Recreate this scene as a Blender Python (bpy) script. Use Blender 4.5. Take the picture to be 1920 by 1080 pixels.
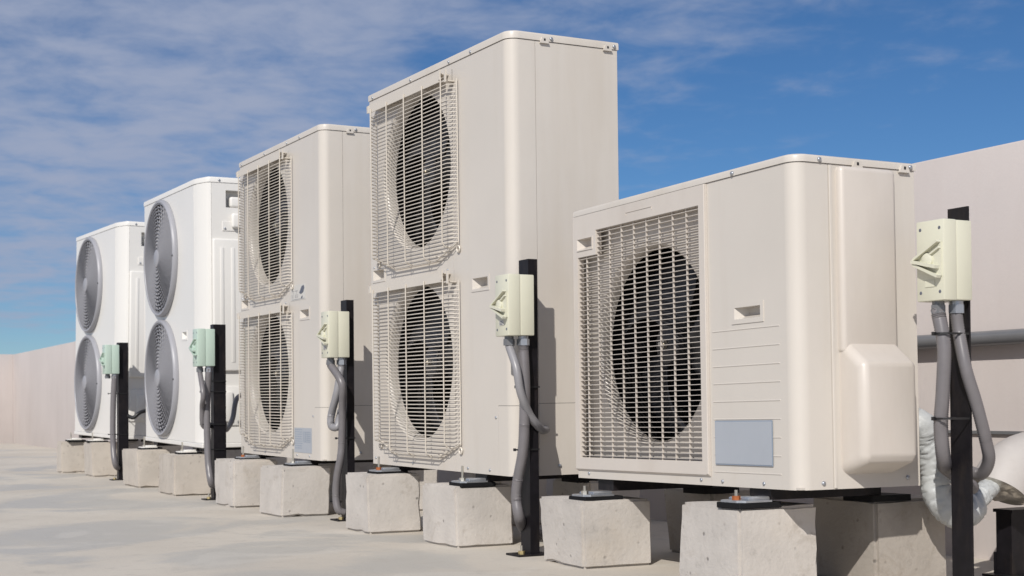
import bpy, bmesh, math, random
from mathutils import Vector, Matrix, noise
random.seed(7)
for o in list(bpy.data.objects): bpy.data.objects.remove(o)
S = bpy.context.scene
COL = S.collection
R = math.radians

# ------------------------------------------------------------------ camera
FPX, YAW, ROLL, CY, PITCH, CAMH = 2706.24, R(27.957), R(-0.479), 712.1, R(0.998), 0.44
_F = Vector((-math.cos(YAW), math.sin(YAW), 0)); _R = Vector((math.sin(YAW), math.cos(YAW), 0)); _U = Vector((0, 0, 1))
CF = _F*math.cos(PITCH) + _U*math.sin(PITCH)
_U2 = _U*math.cos(PITCH) - _F*math.sin(PITCH)
CR = _R*math.cos(ROLL) + _U2*math.sin(ROLL)
CU = _U2*math.cos(ROLL) - _R*math.sin(ROLL)
cd = bpy.data.cameras.new('camera'); cam = bpy.data.objects.new('camera', cd); COL.objects.link(cam)
mw = Matrix.Identity(4)
for i in range(3):
    mw[i][0] = CR[i]; mw[i][1] = CU[i]; mw[i][2] = -CF[i]
mw[2][3] = CAMH
cam.matrix_world = mw
cd.sensor_width = 36; cd.lens = FPX/1920*36; cd.shift_y = (CY-540)/1920
cd.clip_start = .05; cd.clip_end = 5000
cd.dof.use_dof = True; cd.dof.focus_distance = 3.9; cd.dof.aperture_fstop = 11
S.camera = cam
S.render.resolution_x = 1024; S.render.resolution_y = 576

# ------------------------------------------------------------------ light
SUN = Vector((1.0, -1.0, 1.04)).normalized()          # towards the sun
EL = math.asin(SUN.z); AZ = math.atan2(SUN.x, SUN.y)
W = bpy.data.worlds.new('World'); S.world = W; W.use_nodes = True
nt = W.node_tree; N = nt.nodes; L = nt.links
N.clear()
def nd(t, **k):
    n = N.new(t)
    for a, b in k.items(): setattr(n, a, b)
    return n
def wmath(op, a, b=None, c=None):
    n = N.new('ShaderNodeMath'); n.operation = op
    for i, v in enumerate((a, b, c)):
        if v is None: continue
        if isinstance(v, (int, float)): n.inputs[i].default_value = v
        else: L.new(v, n.inputs[i])
    return n.outputs[0]
sky = nd('ShaderNodeTexSky', sky_type='NISHITA', sun_disc=False, sun_elevation=EL, sun_rotation=AZ,
         altitude=1500, air_density=1.0, dust_density=0.0, ozone_density=4.8)
tc = nd('ShaderNodeTexCoord'); sp = nd('ShaderNodeSeparateXYZ'); L.new(tc.outputs['Generated'], sp.inputs[0])
zz = wmath('ADD', wmath('MAXIMUM', sp.outputs[2], 0.0), 0.075)
cx_, cy_ = wmath('DIVIDE', sp.outputs[0], zz), wmath('DIVIDE', sp.outputs[1], zz)
cv = nd('ShaderNodeCombineXYZ'); L.new(cx_, cv.inputs[0]); L.new(cy_, cv.inputs[1])
def wnoise(scale, detail, rough, off, dist=0.0, sc=(1, 1, 1)):
    mp = nd('ShaderNodeMapping'); L.new(cv.outputs[0], mp.inputs[0]); mp.inputs['Location'].default_value = off; mp.inputs['Scale'].default_value = sc
    mp.inputs['Rotation'].default_value = (0, 0, R(24))
    n = nd('ShaderNodeTexNoise'); L.new(mp.outputs[0], n.inputs['Vector'])
    n.inputs['Scale'].default_value = scale; n.inputs['Detail'].default_value = detail; n.inputs['Roughness'].default_value = rough; n.inputs['Distortion'].default_value = dist
    return n.outputs[0]
bank = wnoise(.16, 3, .5, (3.1, 1.7, 0))
streak = wnoise(.9, 9, .62, (1.2, 4.0, 0), .4, (.8, 1.05, 1))
puff = wnoise(4.6, 7, .58, (0.4, 2.0, 0), .25, (1, 1, 1))
# a deck of thin cloud whose edge runs along the row of units; clear sky beyond that edge
bias = wmath('MINIMUM', wmath('MAXIMUM', wmath('MULTIPLY_ADD', cy_, -.22, .455), -.20), .24)
bias = wmath('ADD', bias, wmath('MAXIMUM', wmath('MINIMUM', wmath('MULTIPLY_ADD', cx_, .10, .62), 0.0), -.3))
cov = wmath('ADD', wmath('MULTIPLY_ADD', bank, .25, wmath('MULTIPLY_ADD', streak, .60, wmath('MULTIPLY', puff, .77))), bias)
mr = nd('ShaderNodeMapRange', interpolation_type='SMOOTHSTEP'); L.new(cov, mr.inputs[0])
mr.inputs[1].default_value = .70; mr.inputs[2].default_value = 1.22; mr.inputs[3].default_value = 0; mr.inputs[4].default_value = .92
hs = nd('ShaderNodeHueSaturation'); hs.inputs['Saturation'].default_value = 1.08; hs.inputs['Value'].default_value = .90
wb = nd('ShaderNodeMixRGB', blend_type='MULTIPLY'); wb.inputs[0].default_value = 1; wb.inputs[2].default_value = (.84, .965, 1.09, 1)
L.new(sky.outputs[0], wb.inputs[1]); L.new(wb.outputs[0], hs.inputs['Color'])
mx = nd('ShaderNodeMixRGB'); L.new(mr.outputs[0], mx.inputs[0]); L.new(hs.outputs[0], mx.inputs[1]); mx.inputs[2].default_value = (4.9, 5.6, 7.5, 1)
bg = nd('ShaderNodeBackground'); L.new(mx.outputs[0], bg.inputs[0]); bg.inputs[1].default_value = .070
wo = nd('ShaderNodeOutputWorld'); L.new(bg.outputs[0], wo.inputs[0])
sl = bpy.data.lights.new('sun', 'SUN'); so = bpy.data.objects.new('sun', sl); COL.objects.link(so)
sl.energy = 4.0; sl.angle = R(.53); sl.color = (1, .955, .895)
so.rotation_euler = SUN.to_track_quat('Z', 'Y').to_euler(); so.location = (4, -6, 8)
S.view_settings.view_transform = 'Standard'; S.view_settings.look = 'None'; S.view_settings.exposure = 0; S.view_settings.gamma = 1

# ------------------------------------------------------------------ pixel -> place
def ray(px, py): return CF + CR*((px-960)/FPX) + CU*((CY-py)/FPX)
def on_y(px, py, y): d = ray(px, py); t = y/d.y; return Vector((d.x*t, y, CAMH+d.z*t))
def on_x(px, py, x): d = ray(px, py); t = x/d.x; return Vector((x, d.y*t, CAMH+d.z*t))
def on_z(px, py, z): d = ray(px, py); t = (z-CAMH)/d.z; return Vector((d.x*t, d.y*t, z))

# ------------------------------------------------------------------ materials
MAT = {}
def material(name, col, rough=.5, metal=0, var=.06, vscale=6, bump=0, bscale=60, spec=.5, dirt=None, coords='Object'):
    m = bpy.data.materials.new(name); m.use_nodes = True; t = m.node_tree; b = t.nodes['Principled BSDF']
    b.inputs['Roughness'].default_value = rough; b.inputs['Metallic'].default_value = metal
    b.inputs['Specular IOR Level'].default_value = spec
    co = t.nodes.new('ShaderNodeTexCoord')
    n = t.nodes.new('ShaderNodeTexNoise'); t.links.new(co.outputs[coords], n.inputs['Vector'])
    n.inputs['Scale'].default_value = vscale; n.inputs['Detail'].default_value = 6; n.inputs['Roughness'].default_value = .6
    r = t.nodes.new('ShaderNodeValToRGB'); t.links.new(n.outputs[0], r.inputs[0])
    r.color_ramp.elements[0].position = .3; r.color_ramp.elements[1].position = .7
    r.color_ramp.elements[0].color = tuple(c*(1-var) for c in col)+(1,)
    r.color_ramp.elements[1].color = tuple(min(1, c*(1+var)) for c in col)+(1,)
    out = r.outputs[0]
    if dirt:
        dcol, amount, dscale, stretch = dirt
        mp = t.nodes.new('ShaderNodeMapping'); t.links.new(co.outputs[coords], mp.inputs[0]); mp.inputs['Scale'].default_value = stretch
        n2 = t.nodes.new('ShaderNodeTexNoise'); t.links.new(mp.outputs[0], n2.inputs['Vector'])
        n2.inputs['Scale'].default_value = dscale; n2.inputs['Detail'].default_value = 8; n2.inputs['Roughness'].default_value = .65
        r2 = t.nodes.new('ShaderNodeMapRange'); t.links.new(n2.outputs[0], r2.inputs[0])
        r2.inputs[1].default_value = .5; r2.inputs[2].default_value = .75; r2.inputs[4].default_value = amount
        mix = t.nodes.new('ShaderNodeMixRGB'); t.links.new(r2.outputs[0], mix.inputs[0]); t.links.new(out, mix.inputs[1]); mix.inputs[2].default_value = tuple(dcol)+(1,)
        out = mix.outputs[0]
    t.links.new(out, b.inputs['Base Color'])
    if bump:
        n3 = t.nodes.new('ShaderNodeTexNoise'); t.links.new(co.outputs[coords], n3.inputs['Vector'])
        n3.inputs['Scale'].default_value = bscale; n3.inputs['Detail'].default_value = 5
        bp = t.nodes.new('ShaderNodeBump'); t.links.new(n3.outputs[0], bp.inputs['Height']); bp.inputs['Strength'].default_value = bump; bp.inputs['Distance'].default_value = .004
        t.links.new(bp.outputs[0], b.inputs['Normal'])
    MAT[name] = m
    return m
BEI = material('beige_paint', (.585, .543, .487), .34, var=.03, vscale=2.5, dirt=((.47, .41, .33), .38, 5.0, (1, 1, .12)), bump=.05, bscale=7)
BEIP = material('beige_plastic', (.58, .53, .475), .38, var=.03, vscale=4, dirt=((.44, .38, .32), .4, 4, (1, 1, .3)))
WIRE = material('beige_wire', (.60, .55, .48), .35, var=.03)
WHI = material('white_paint', (.735, .718, .68), .3, var=.015, vscale=2, dirt=((.66, .65, .62), .22, 2.5, (1, 1, .4)), bump=.02, bscale=9)
GRD = material('guard_grey', (.25, .25, .27), .42, var=.04)
GRDL = material('guard_light_grey', (.31, .312, .335), .42, var=.03)
DARK = material('interior_shade', (.012, .011, .012), .7)  # near-black colour stands in for shade inside casings and holes
FIN = material('coil_fins', (.05, .057, .057), .5, metal=.3)
BLADE = material('fan_blade', (.026, .027, .031), .40)
BLK = material('black_paint', (.010, .009, .011), .42, spec=.22, var=.3, vscale=30, dirt=((.06, .045, .035), .35, 25, (1, 1, .3)), bump=.05)
RUB = material('rubber', (.009, .009, .010), .8, spec=.2)
GAL = material('galvanised', (.42, .44, .47), .38, metal=.75, var=.12, vscale=40, dirt=((.3, .3, .3), .4, 20, (1, 1, 1)))
ZINC = material('zinc_bolt', (.62, .58, .50), .3, metal=.9, var=.1, vscale=60)
RUST = material('rusty_nut', (.30, .085, .02), .75, var=.35, vscale=80)
BRASS = material('yellow_zinc', (.62, .50, .25), .35, metal=.8)
CREAM = material('cream_plastic', (.62, .61, .49), .36, var=.02)
MINT = material('mint_plastic', (.46, .57, .49), .36, var=.02)
COND = material('grey_conduit', (.165, .155, .16), .36, var=.08, vscale=25)
CONDL = material('light_grey_conduit', (.26, .255, .265), .36, var=.06, vscale=25)
TIE = material('black_tie', (.012, .012, .013), .45)
LABB = material('blue_grey_label', (.365, .39, .425), .4, var=.03, vscale=9)
LABF = material('label_border', (.24, .29, .36), .4)
LABP = material('pale_label', (.56, .54, .50), .4)
INK = material('ink', (.10, .11, .14), .5)
INKP = material('pale_ink', (.34, .335, .33), .5)
TAPE = material('silver_tape', (.42, .435, .435), .5, var=.1, vscale=24, spec=.5, bump=.6, bscale=55, dirt=((.28, .28, .27), .35, 18, (1, 1, 3)))
FOIL = material('crumpled_foil', (.50, .47, .42), .3, metal=.75, var=.25, vscale=45, bump=.9, bscale=45)
DUCT = material('duct_wrap', (.44, .415, .395), .6, var=.06, vscale=8, dirt=((.36, .32, .29), .5, 6, (1, 1, 1)), bump=.35, bscale=22)
PIPE = material('wall_pipe_grey', (.175, .178, .185), .34, metal=.25, var=.06, vscale=12)

def concrete(name, col, warm, coords='Object', pit=1.0, scale=1.0, rnd=True):
    m = bpy.data.materials.new(name); m.use_nodes = True; t = m.node_tree; b = t.nodes['Principled BSDF']
    b.inputs['Roughness'].default_value = .88; b.inputs['Specular IOR Level'].default_value = .25
    co = t.nodes.new('ShaderNodeTexCoord'); oi = t.nodes.new('ShaderNodeObjectInfo')
    ad = t.nodes.new('ShaderNodeVectorMath'); ad.operation = 'ADD'; t.links.new(co.outputs[coords], ad.inputs[0])
    ml = t.nodes.new('ShaderNodeMath'); ml.operation = 'MULTIPLY'; t.links.new(oi.outputs['Random'], ml.inputs[0]); ml.inputs[1].default_value = 37
    if rnd: t.links.new(ml.outputs[0], ad.inputs[1])
    V = ad.outputs[0]
    def nz(s, d=6, r=.6, dist=0):
        n = t.nodes.new('ShaderNodeTexNoise'); t.links.new(V, n.inputs['Vector']); n.inputs['Scale'].default_value = s*scale; n.inputs['Detail'].default_value = d; n.inputs['Roughness'].default_value = r; n.inputs['Distortion'].default_value = dist
        return n.outputs[0]
    def rng(v, a, c, lo=0, hi=1):
        n = t.nodes.new('ShaderNodeMapRange'); t.links.new(v, n.inputs[0]); n.inputs[1].default_value = a; n.inputs[2].default_value = c; n.inputs[3].default_value = lo; n.inputs[4].default_value = hi
        return n.outputs[0]
    def mix(f, a, c, bt='MIX'):
        n = t.nodes.new('ShaderNodeMixRGB'); n.blend_type = bt; t.links.new(f, n.inputs[0])
        for i, v in ((1, a), (2, c)):
            if isinstance(v, tuple): n.inputs[i].default_value = v+(1,)
            else: t.links.new(v, n.inputs[i])
        return n.outputs[0]
    c = mix(rng(nz(5), .35, .65), tuple(x*.88 for x in col), tuple(x*1.08 for x in col))
    c = mix(rng(nz(2.2, 4), .55, .72, 0, .55), c, warm)
    c = mix(rng(nz(26, 8, .7), .58, .72, 0, .5), c, tuple(x*.55 for x in col))
    c = mix(rng(nz(8, 9, .75, .6), .55, .68, 0, .5), c, (col[0]*.62, col[1]*.58, col[2]*.52))
    vo = t.nodes.new('ShaderNodeTexVoronoi'); t.links.new(V, vo.inputs['Vector']); vo.inputs['Scale'].default_value = 26*scale; vo.inputs['Randomness'].default_value = 1
    gate = rng(nz(7, 3), .44, .58)
    pits = t.nodes.new('ShaderNodeMath'); pits.operation = 'MULTIPLY'; t.links.new(rng(vo.outputs['Distance'], .16, .05), pits.inputs[0]); t.links.new(gate, pits.inputs[1])
    pm = t.nodes.new('ShaderNodeMath'); pm.operation = 'MULTIPLY'; t.links.new(pits.outputs[0], pm.inputs[0]); pm.inputs[1].default_value = .62*pit
    c = mix(pm.outputs[0], c, tuple(x*.4 for x in col))
    t.links.new(c, b.inputs['Base Color'])
    hh = t.nodes.new('ShaderNodeMath'); hh.operation = 'SUBTRACT'; t.links.new(nz(70, 6, .65), hh.inputs[0]); t.links.new(pits.outputs[0], hh.inputs[1])
    bp = t.nodes.new('ShaderNodeBump'); t.links.new(hh.outputs[0], bp.inputs['Height']); bp.inputs['Strength'].default_value = .35*pit; bp.inputs['Distance'].default_value = .004
    t.links.new(bp.outputs[0], b.inputs['Normal'])
    return m
CONC = concrete('block_concrete', (.52, .485, .445), (.52, .45, .36), pit=1.4)
CONCW = concrete('warm_block_concrete', (.50, .455, .40), (.46, .36, .25))
CONCD = concrete('weathered_block_concrete', (.37, .335, .295), (.34, .27, .19), pit=1.6)

def slab_material():
    m = bpy.data.materials.new('roof_slab'); m.use_nodes = True; t = m.node_tree; b = t.nodes['Principled BSDF']
    co = t.nodes.new('ShaderNodeTexCoord')
    def nz(s, d=6, r=.6, dist=0, sc=(1, 1, 1)):
        mp = t.nodes.new('ShaderNodeMapping'); t.links.new(co.outputs['Object'], mp.inputs[0]); mp.inputs['Scale'].default_value = sc
        n = t.nodes.new('ShaderNodeTexNoise'); t.links.new(mp.outputs[0], n.inputs['Vector']); n.inputs['Scale'].default_value = s; n.inputs['Detail'].default_value = d; n.inputs['Roughness'].default_value = r; n.inputs['Distortion'].default_value = dist
        return n.outputs[0]
    def rng(v, a, c, lo=0, hi=1):
        n = t.nodes.new('ShaderNodeMapRange'); n.interpolation_type = 'SMOOTHSTEP'; t.links.new(v, n.inputs[0]); n.inputs[1].default_value = a; n.inputs[2].default_value = c; n.inputs[3].default_value = lo; n.inputs[4].default_value = hi
        return n.outputs[0]
    def mix(f, a, c):
        n = t.nodes.new('ShaderNodeMixRGB'); t.links.new(f, n.inputs[0])
        for i, v in ((1, a), (2, c)):
            if isinstance(v, tuple): n.inputs[i].default_value = v+(1,)
            else: t.links.new(v, n.inputs[i])
        return n.outputs[0]
    c = mix(rng(nz(1.1, 4, .55), .35, .65), (.53, .48, .41), (.59, .54, .465))
    c = mix(rng(nz(.9, 5, .55, 1.2), .50, .61, 0, .7), c, (.43, .42, .39))       # grey dried-water marks
    c = mix(rng(nz(2.6, 6, .6, .8), .56, .66, 0, .45), c, (.60, .565, .505))
    c = mix(rng(nz(60, 6, .7), .56, .72, 0, .4), c, (.28, .25, .21))
    c = mix(rng(nz(9, 9, .72, .4), .52, .68, 0, .5), c, (.40, .37, .325))
    c = mix(rng(nz(330, 3, .6), .35, .65, 0, .35), c, (.40, .37, .32))
    t.links.new(c, b.inputs['Base Color'])
    t.links.new(rng(nz(.9, 5, .55, 1.2), .48, .62, .82, .5), b.inputs['Roughness'])
    b.inputs['Specular IOR Level'].default_value = .35
    bp = t.nodes.new('ShaderNodeBump'); t.links.new(nz(45, 6, .6), bp.inputs['Height']); bp.inputs['Strength'].default_value = .16; bp.inputs['Distance'].default_value = .004
    t.links.new(bp.outputs[0], b.inputs['Normal'])
    return m
SLAB = slab_material()
PLAS = material('pink_plaster', (.57, .52, .495), .85, var=.05, vscale=1.4, dirt=((.48, .42, .39), .45, 2.6, (1, 1, .18)), bump=.10, bscale=120, spec=.2)

# ------------------------------------------------------------------ mesh helpers
class MB:
    def __init__(s): s.v = []; s.f = []
    def add(s, v, f):
        k = len(s.v); s.v += [tuple(p) for p in v]; s.f += [tuple(i+k for i in q) for q in f]
    def box(s, x0, x1, y0, y1, z0, z1, bev=0, seg=2):
        if bev:
            bm = bmesh.new(); bmesh.ops.create_cube(bm, size=1)
            for q in bm.verts: q.co = Vector(((x0+x1)/2+q.co.x*(x1-x0), (y0+y1)/2+q.co.y*(y1-y0), (z0+z1)/2+q.co.z*(z1-z0)))
            bmesh.ops.bevel(bm, geom=bm.edges[:], offset=bev, segments=seg, affect='EDGES', profile=.5)
            s.bm(bm)
            return
        s.add([(x0,y0,z0),(x1,y0,z0),(x1,y1,z0),(x0,y1,z0),(x0,y0,z1),(x1,y0,z1),(x1,y1,z1),(x0,y1,z1)],
              [(0,3,2,1),(4,5,6,7),(0,1,5,4),(1,2,6,5),(2,3,7,6),(3,0,4,7)])
    def bm(s, bm):
        bm.verts.ensure_lookup_table(); bm.verts.index_update()
        s.add([q.co[:] for q in bm.verts], [[q.index for q in f.verts] for f in bm.faces]); bm.free()
    def prism(s, poly, fn, a, b):          # poly 2-D; fn(u, v, w) -> 3-D; extruded w from a to b
        n = len(poly)
        s.add([fn(u, v, a) for u, v in poly]+[fn(u, v, b) for u, v in poly],
              [tuple(range(n))[::-1], tuple(range(n, 2*n))]+[(i, (i+1) % n, n+(i+1) % n, n+i) for i in range(n)])
    def tube(s, pts, r, seg=8, closed=False, cap=True, flat=None):
        pts = [Vector(p) for p in pts]; n = len(pts); rr = r if isinstance(r, (list, tuple)) else [r]*n
        up = None; rings = []
        for i in range(n):
            if closed: t = pts[(i+1) % n]-pts[i-1]
            else: t = pts[min(i+1, n-1)]-pts[max(i-1, 0)]
            t.normalize()
            if up is None:
                up = Vector((0, 0, 1)) if abs(t.z) < .9 else Vector((1, 0, 0))
            up = (up-t*up.dot(t)).normalized(); sd = t.cross(up)
            rings.append([pts[i]+(up*math.cos(2*math.pi*j/seg)+sd*math.sin(2*math.pi*j/seg))*rr[i] for j in range(seg)])
        v = [q for ring in rings for q in ring]; f = []
        for i in range(n if closed else n-1):
            for j in range(seg):
                a = i*seg+j; b = i*seg+(j+1) % seg; c = ((i+1) % n)*seg+(j+1) % seg; d = ((i+1) % n)*seg+j
                f.append((a, d, c, b))
        if cap and not closed:
            f.append(tuple(range(seg))); f.append(tuple(range((n-1)*seg, n*seg))[::-1])
        s.add(v, f)
    def lathe(s, prof, cx, cz, seg=48, closed=False):   # prof of (r, y), axis along y
        n = len(prof); v = []; f = []
        for j in range(seg):
            a = 2*math.pi*j/seg
            for r, y in prof: v.append((cx+r*math.cos(a), y, cz+r*math.sin(a)))
        for j in range(seg):
            k = (j+1) % seg
            for i in range(n if closed else n-1):
                m = (i+1) % n
                f.append((j*n+i, k*n+i, k*n+m, j*n+m))
        s.add(v, f)
    def plate(s, u0, u1, v0, v1, fn, rects=(), circles=(), seg=56):   # flat sheet with openings
        us = {u0, u1}; vs = {v0, v1}
        cells = [(cx-h, cx+h, cz-h, cz+h, cx, cz, r) for cx, cz, r, h in circles]
        for q in list(rects)+[c[:4] for c in cells]:
            us |= {max(u0, q[0]), min(u1, q[1])}; vs |= {max(v0, q[2]), min(v1, q[3])}
        us = sorted(us); vs = sorted(vs)
        for i in range(len(us)-1):
            for j in range(len(vs)-1):
                mu, mv = (us[i]+us[i+1])/2, (vs[j]+vs[j+1])/2
                if any(q[0] < mu < q[1] and q[2] < mv < q[3] for q in list(rects)+[c[:4] for c in cells]): continue
                s.add([fn(us[i], vs[j]), fn(us[i+1], vs[j]), fn(us[i+1], vs[j+1]), fn(us[i], vs[j+1])], [(0, 1, 2, 3)])
        for a, b, c, d, cx, cz, r in cells:
            h = (b-a)/2; v = []; f = []
            for k in range(seg):
                t = 2*math.pi*k/seg; cu, cv = math.cos(t), math.sin(t); m = h/max(abs(cu), abs(cv))
                v += [fn(cx+cu*r, cz+cv*r), fn(cx+cu*m, cz+cv*m)]
            for k in range(seg):
                l = (k+1) % seg; f.append((2*k, 2*k+1, 2*l+1, 2*l))
            s.add(v, f)
    def mesh(s, name, mat, smooth=True, ang=35, merge=False):
        me = bpy.data.meshes.new(name); me.from_pydata(s.v, [], s.f)
        bm = bmesh.new(); bm.from_mesh(me)
        if merge: bmesh.ops.remove_doubles(bm, verts=bm.verts, dist=1e-5)
        bmesh.ops.recalc_face_normals(bm, faces=bm.faces); bm.to_mesh(me); bm.free()
        me.materials.append(mat)
        if smooth:
            me.polygons.foreach_set('use_smooth', [True]*len(me.polygons)); me.set_sharp_from_angle(angle=R(ang))
        return me
    def build(s, name, mat, parent=None, smooth=True, ang=35, thick=0, merge=False, loc=None):
        o = put(name, s.mesh(name, mat, smooth, ang, merge), parent, loc)
        if thick:
            md = o.modifiers.new('thickness', 'SOLIDIFY'); md.thickness = thick; md.offset = 0
            es = o.modifiers.new('sharp_edges', 'EDGE_SPLIT'); es.split_angle = R(ang)
        return o
def put(name, me, parent=None, loc=None, rot=None):
    o = bpy.data.objects.new(name, me); COL.objects.link(o); o.parent = parent
    if loc is not None: o.location = loc
    if rot is not None: o.rotation_euler = rot
    return o
def tag(o, label=None, cat=None, group=None, kind=None):
    if label: o['label'] = label
    if cat: o['category'] = cat
    if group: o['group'] = group
    if kind: o['kind'] = kind
    return o
def empty(name, loc, rot=(0, 0, 0)):
    o = bpy.data.objects.new(name, None); COL.objects.link(o); o.location = loc; o.rotation_euler = rot; o.empty_display_size = .1
    return o
def copy_tree(o, parent=None):
    c = o.copy(); COL.objects.link(c); c.parent = parent
    for ch in list(o.children): copy_tree(ch, c)
    return c
def smooth_path(pts, step):
    pts = [Vector(p) for p in pts]; out = []
    P = [pts[0]*2-pts[1]]+pts+[pts[-1]*2-pts[-2]]
    for i in range(1, len(P)-2):
        a, b, c, d = P[i-1:i+3]; n = max(2, int((c-b).length/step))
        for k in range(n):
            t = k/n
            out.append(.5*((2*b)+(c-a)*t+(2*a-5*b+4*c-d)*t*t+(3*b-a-3*c+d)*t**3))
    out.append(pts[-1]); return out
fxz = lambda y: (lambda u, v: (u, y, v))
fyz = lambda x: (lambda u, v: (x, u, v))

# ------------------------------------------------------------------ the setting: roof slab and parapet
m = MB(); n = 60
xs = [-60+i*2 for i in range(61)]
m.add([(x, y, 0) for x in (-400, 400) for y in (-400, 400)], [(0, 2, 3, 1)])
g = m.build('roof_floor', SLAB); tag(g, kind='structure', label='pale concrete roof slab with grey water marks')
m = MB(); m.box(-19.42, 9, 3.037, 3.25, -.05, 1.143, .006, 2)
w1 = m.build('parapet_wall', PLAS); tag(w1, 'long pinkish plastered parapet wall running behind the row of units', 'wall')
m = MB(); m.box(-19.8, -19.424, -14, 3.25, -.05, 1.146, .006, 2)
w2 = m.build('parapet_wall', PLAS); tag(w2, 'pinkish plastered parapet wall closing the far end of the roof', 'wall')

# ------------------------------------------------------------------ concrete blocks
def block(x1, y0, wx, dy, h, label, mat=CONC, rz=0, seed=0, group='concrete blocks under the units'):
    bm = bmesh.new(); bmesh.ops.create_cube(bm, size=1)
    bmesh.ops.bevel(bm, geom=bm.edges[:], offset=.035, segments=2, affect='EDGES')
    bmesh.ops.subdivide_edges(bm, edges=bm.edges[:], cuts=5, use_grid_fill=True)
    rs = random.Random(seed)
    tap = [rs.uniform(-.006, .006) for _ in range(6)]
    for q in bm.verts:
        c = q.co.copy()
        e = sorted((abs(c.x), abs(c.y), abs(c.z)))
        edge = max(0, e[1]-.44)/.06                      # 1 on the edges
        p = Vector(((c.x)*wx, (c.y)*dy, (c.z+.5)*h))
        p.x += tap[0]*c.z*2*(1 if c.x > 0 else -1)+tap[1]*c.y; p.y += tap[2]*c.z*2+tap[3]*c.x
        k = p*14+Vector((seed*3.1, seed*1.7, seed))
        nv = noise.noise(k); n2 = noise.noise(k*3.3)
        out = Vector((c.x, c.y, c.z)).normalized()
        chip = max(0, noise.noise(k*1.2+Vector((5, 5, 5)))-.12)
        bottom = 1.6 if c.z < -.3 else 1
        d = nv*.0016+n2*.0014-edge*(chip*.024*bottom+.002*max(0, n2))
        if c.z > .44: d *= .6
        p += out*d
        q.co = p
    for q in bm.verts:
        if q.co.z < .004: q.co.z = -.002
    m = MB(); m.bm(bm)
    o = m.build('concrete_block', mat, ang=50)
    o.location = (x1-wx/2, y0+dy/2, 0); o.rotation_euler.z = R(rz)
    tag(o, label, 'block', group)
    return o
UD = {'5': 'single-fan unit', 'C': 'tallest beige unit', 'B': 'unit with data label', 'A2': 'nearer white unit', 'A1': 'farthest white unit'}
blocks = {  # near corner x, front y, width, depth, height
 '5R': (-2.628, 1.975, .25, .222, .204), '5L': (-3.308, 1.972, .25, .215, .182), 'CR': (-4.015, 1.93, .25, .20, .190), 'CL': (-4.618, 1.892, .24, .20, .203),
 'BR': (-5.506, 1.88, .27, .205, .199), 'BL': (-6.14, 1.882, .31, .20, .207), 'A2R': (-7.14, 1.89, .37, .19, .202), 'A2L': (-7.99, 1.905, .37, .19, .208),
 'A1R': (-9.468, 1.967, .27, .19, .220), 'A1L': (-10.166, 1.905, .19, .19, .216)}
for i, (k, (x, y, w, d, h)) in enumerate(blocks.items()):
    side = 'service-panel' if k[-1] == 'R' else 'fan'
    block(x, y, w, d, h, 'concrete block under front foot, %s side of %s' % (side, UD[k[:-1]]), CONCW if k[0] == 'A' else CONC, rz=random.uniform(-1.5, 1.5), seed=i+1)
rear = {'5R': (-2.625, 2.375, .25, .22, .206), '5L': (-3.345, 2.415, .24, .2, .19), 'CR': (-4.0, 2.40, .25, .2, .192), 'CL': (-4.63, 2.40, .24, .2, .2),
 'BR': (-5.52, 2.38, .27, .2, .2), 'BL': (-6.2, 2.38, .25, .2, .205), 'A2R': (-7.2, 2.33, .28, .2, .202), 'A2L': (-8.05, 2.33, .28, .2, .206),
 'A1R': (-9.5, 2.36, .25, .2, .220), 'A1L': (-10.17, 2.33, .2, .2, .216)}
for i, (k, (x, y, w, d, h)) in enumerate(rear.items()):
    side = 'service-panel' if k[-1] == 'R' else 'fan'
    block(x, y, w, d, h, 'concrete block under rear foot, %s side of %s' % (side, UD[k[:-1]]), CONCD if k[0] == '5' else CONC, rz=random.uniform(-2, 2), seed=i+21, group='rear concrete blocks')

# ------------------------------------------------------------------ shared little parts
def screw_mesh():
    m = MB(); m.lathe([(0, -.0035), (.0028, -.0034), (.0042, -.0022), (.0046, 0), (.0046, .002)], 0, 0, 10)
    return m.mesh('screw', GAL, ang=60, merge=True)
SCREW = screw_mesh()
def screw(parent, p, side=False, s=1.0):
    o = put('screw', SCREW, parent, p, (0, 0, R(90)) if side else None)
    o.scale = (s, s, s)
    return o
def bolt_mesh(h):
    m = MB(); m.tube([(0, 0, 0), (0, 0, h)], .0042, 8); return m.mesh('bolt', ZINC)
BOLT = {h: bolt_mesh(h) for h in (.026, .05, .06)}
def nut_mesh(mat, r=.010, h=.009):
    m = MB(); m.prism([(r*math.cos(R(60*k)), r*math.sin(R(60*k))) for k in range(6)], lambda u, v, w: (u, v, w), 0, h)
    m.lathe([(0, 0)], 0, 0, 3) if False else None
    return m.mesh('nut', mat, ang=20)
NUTZ, NUTR, NUTB = nut_mesh(ZINC), nut_mesh(RUST), nut_mesh(BRASS)

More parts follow.
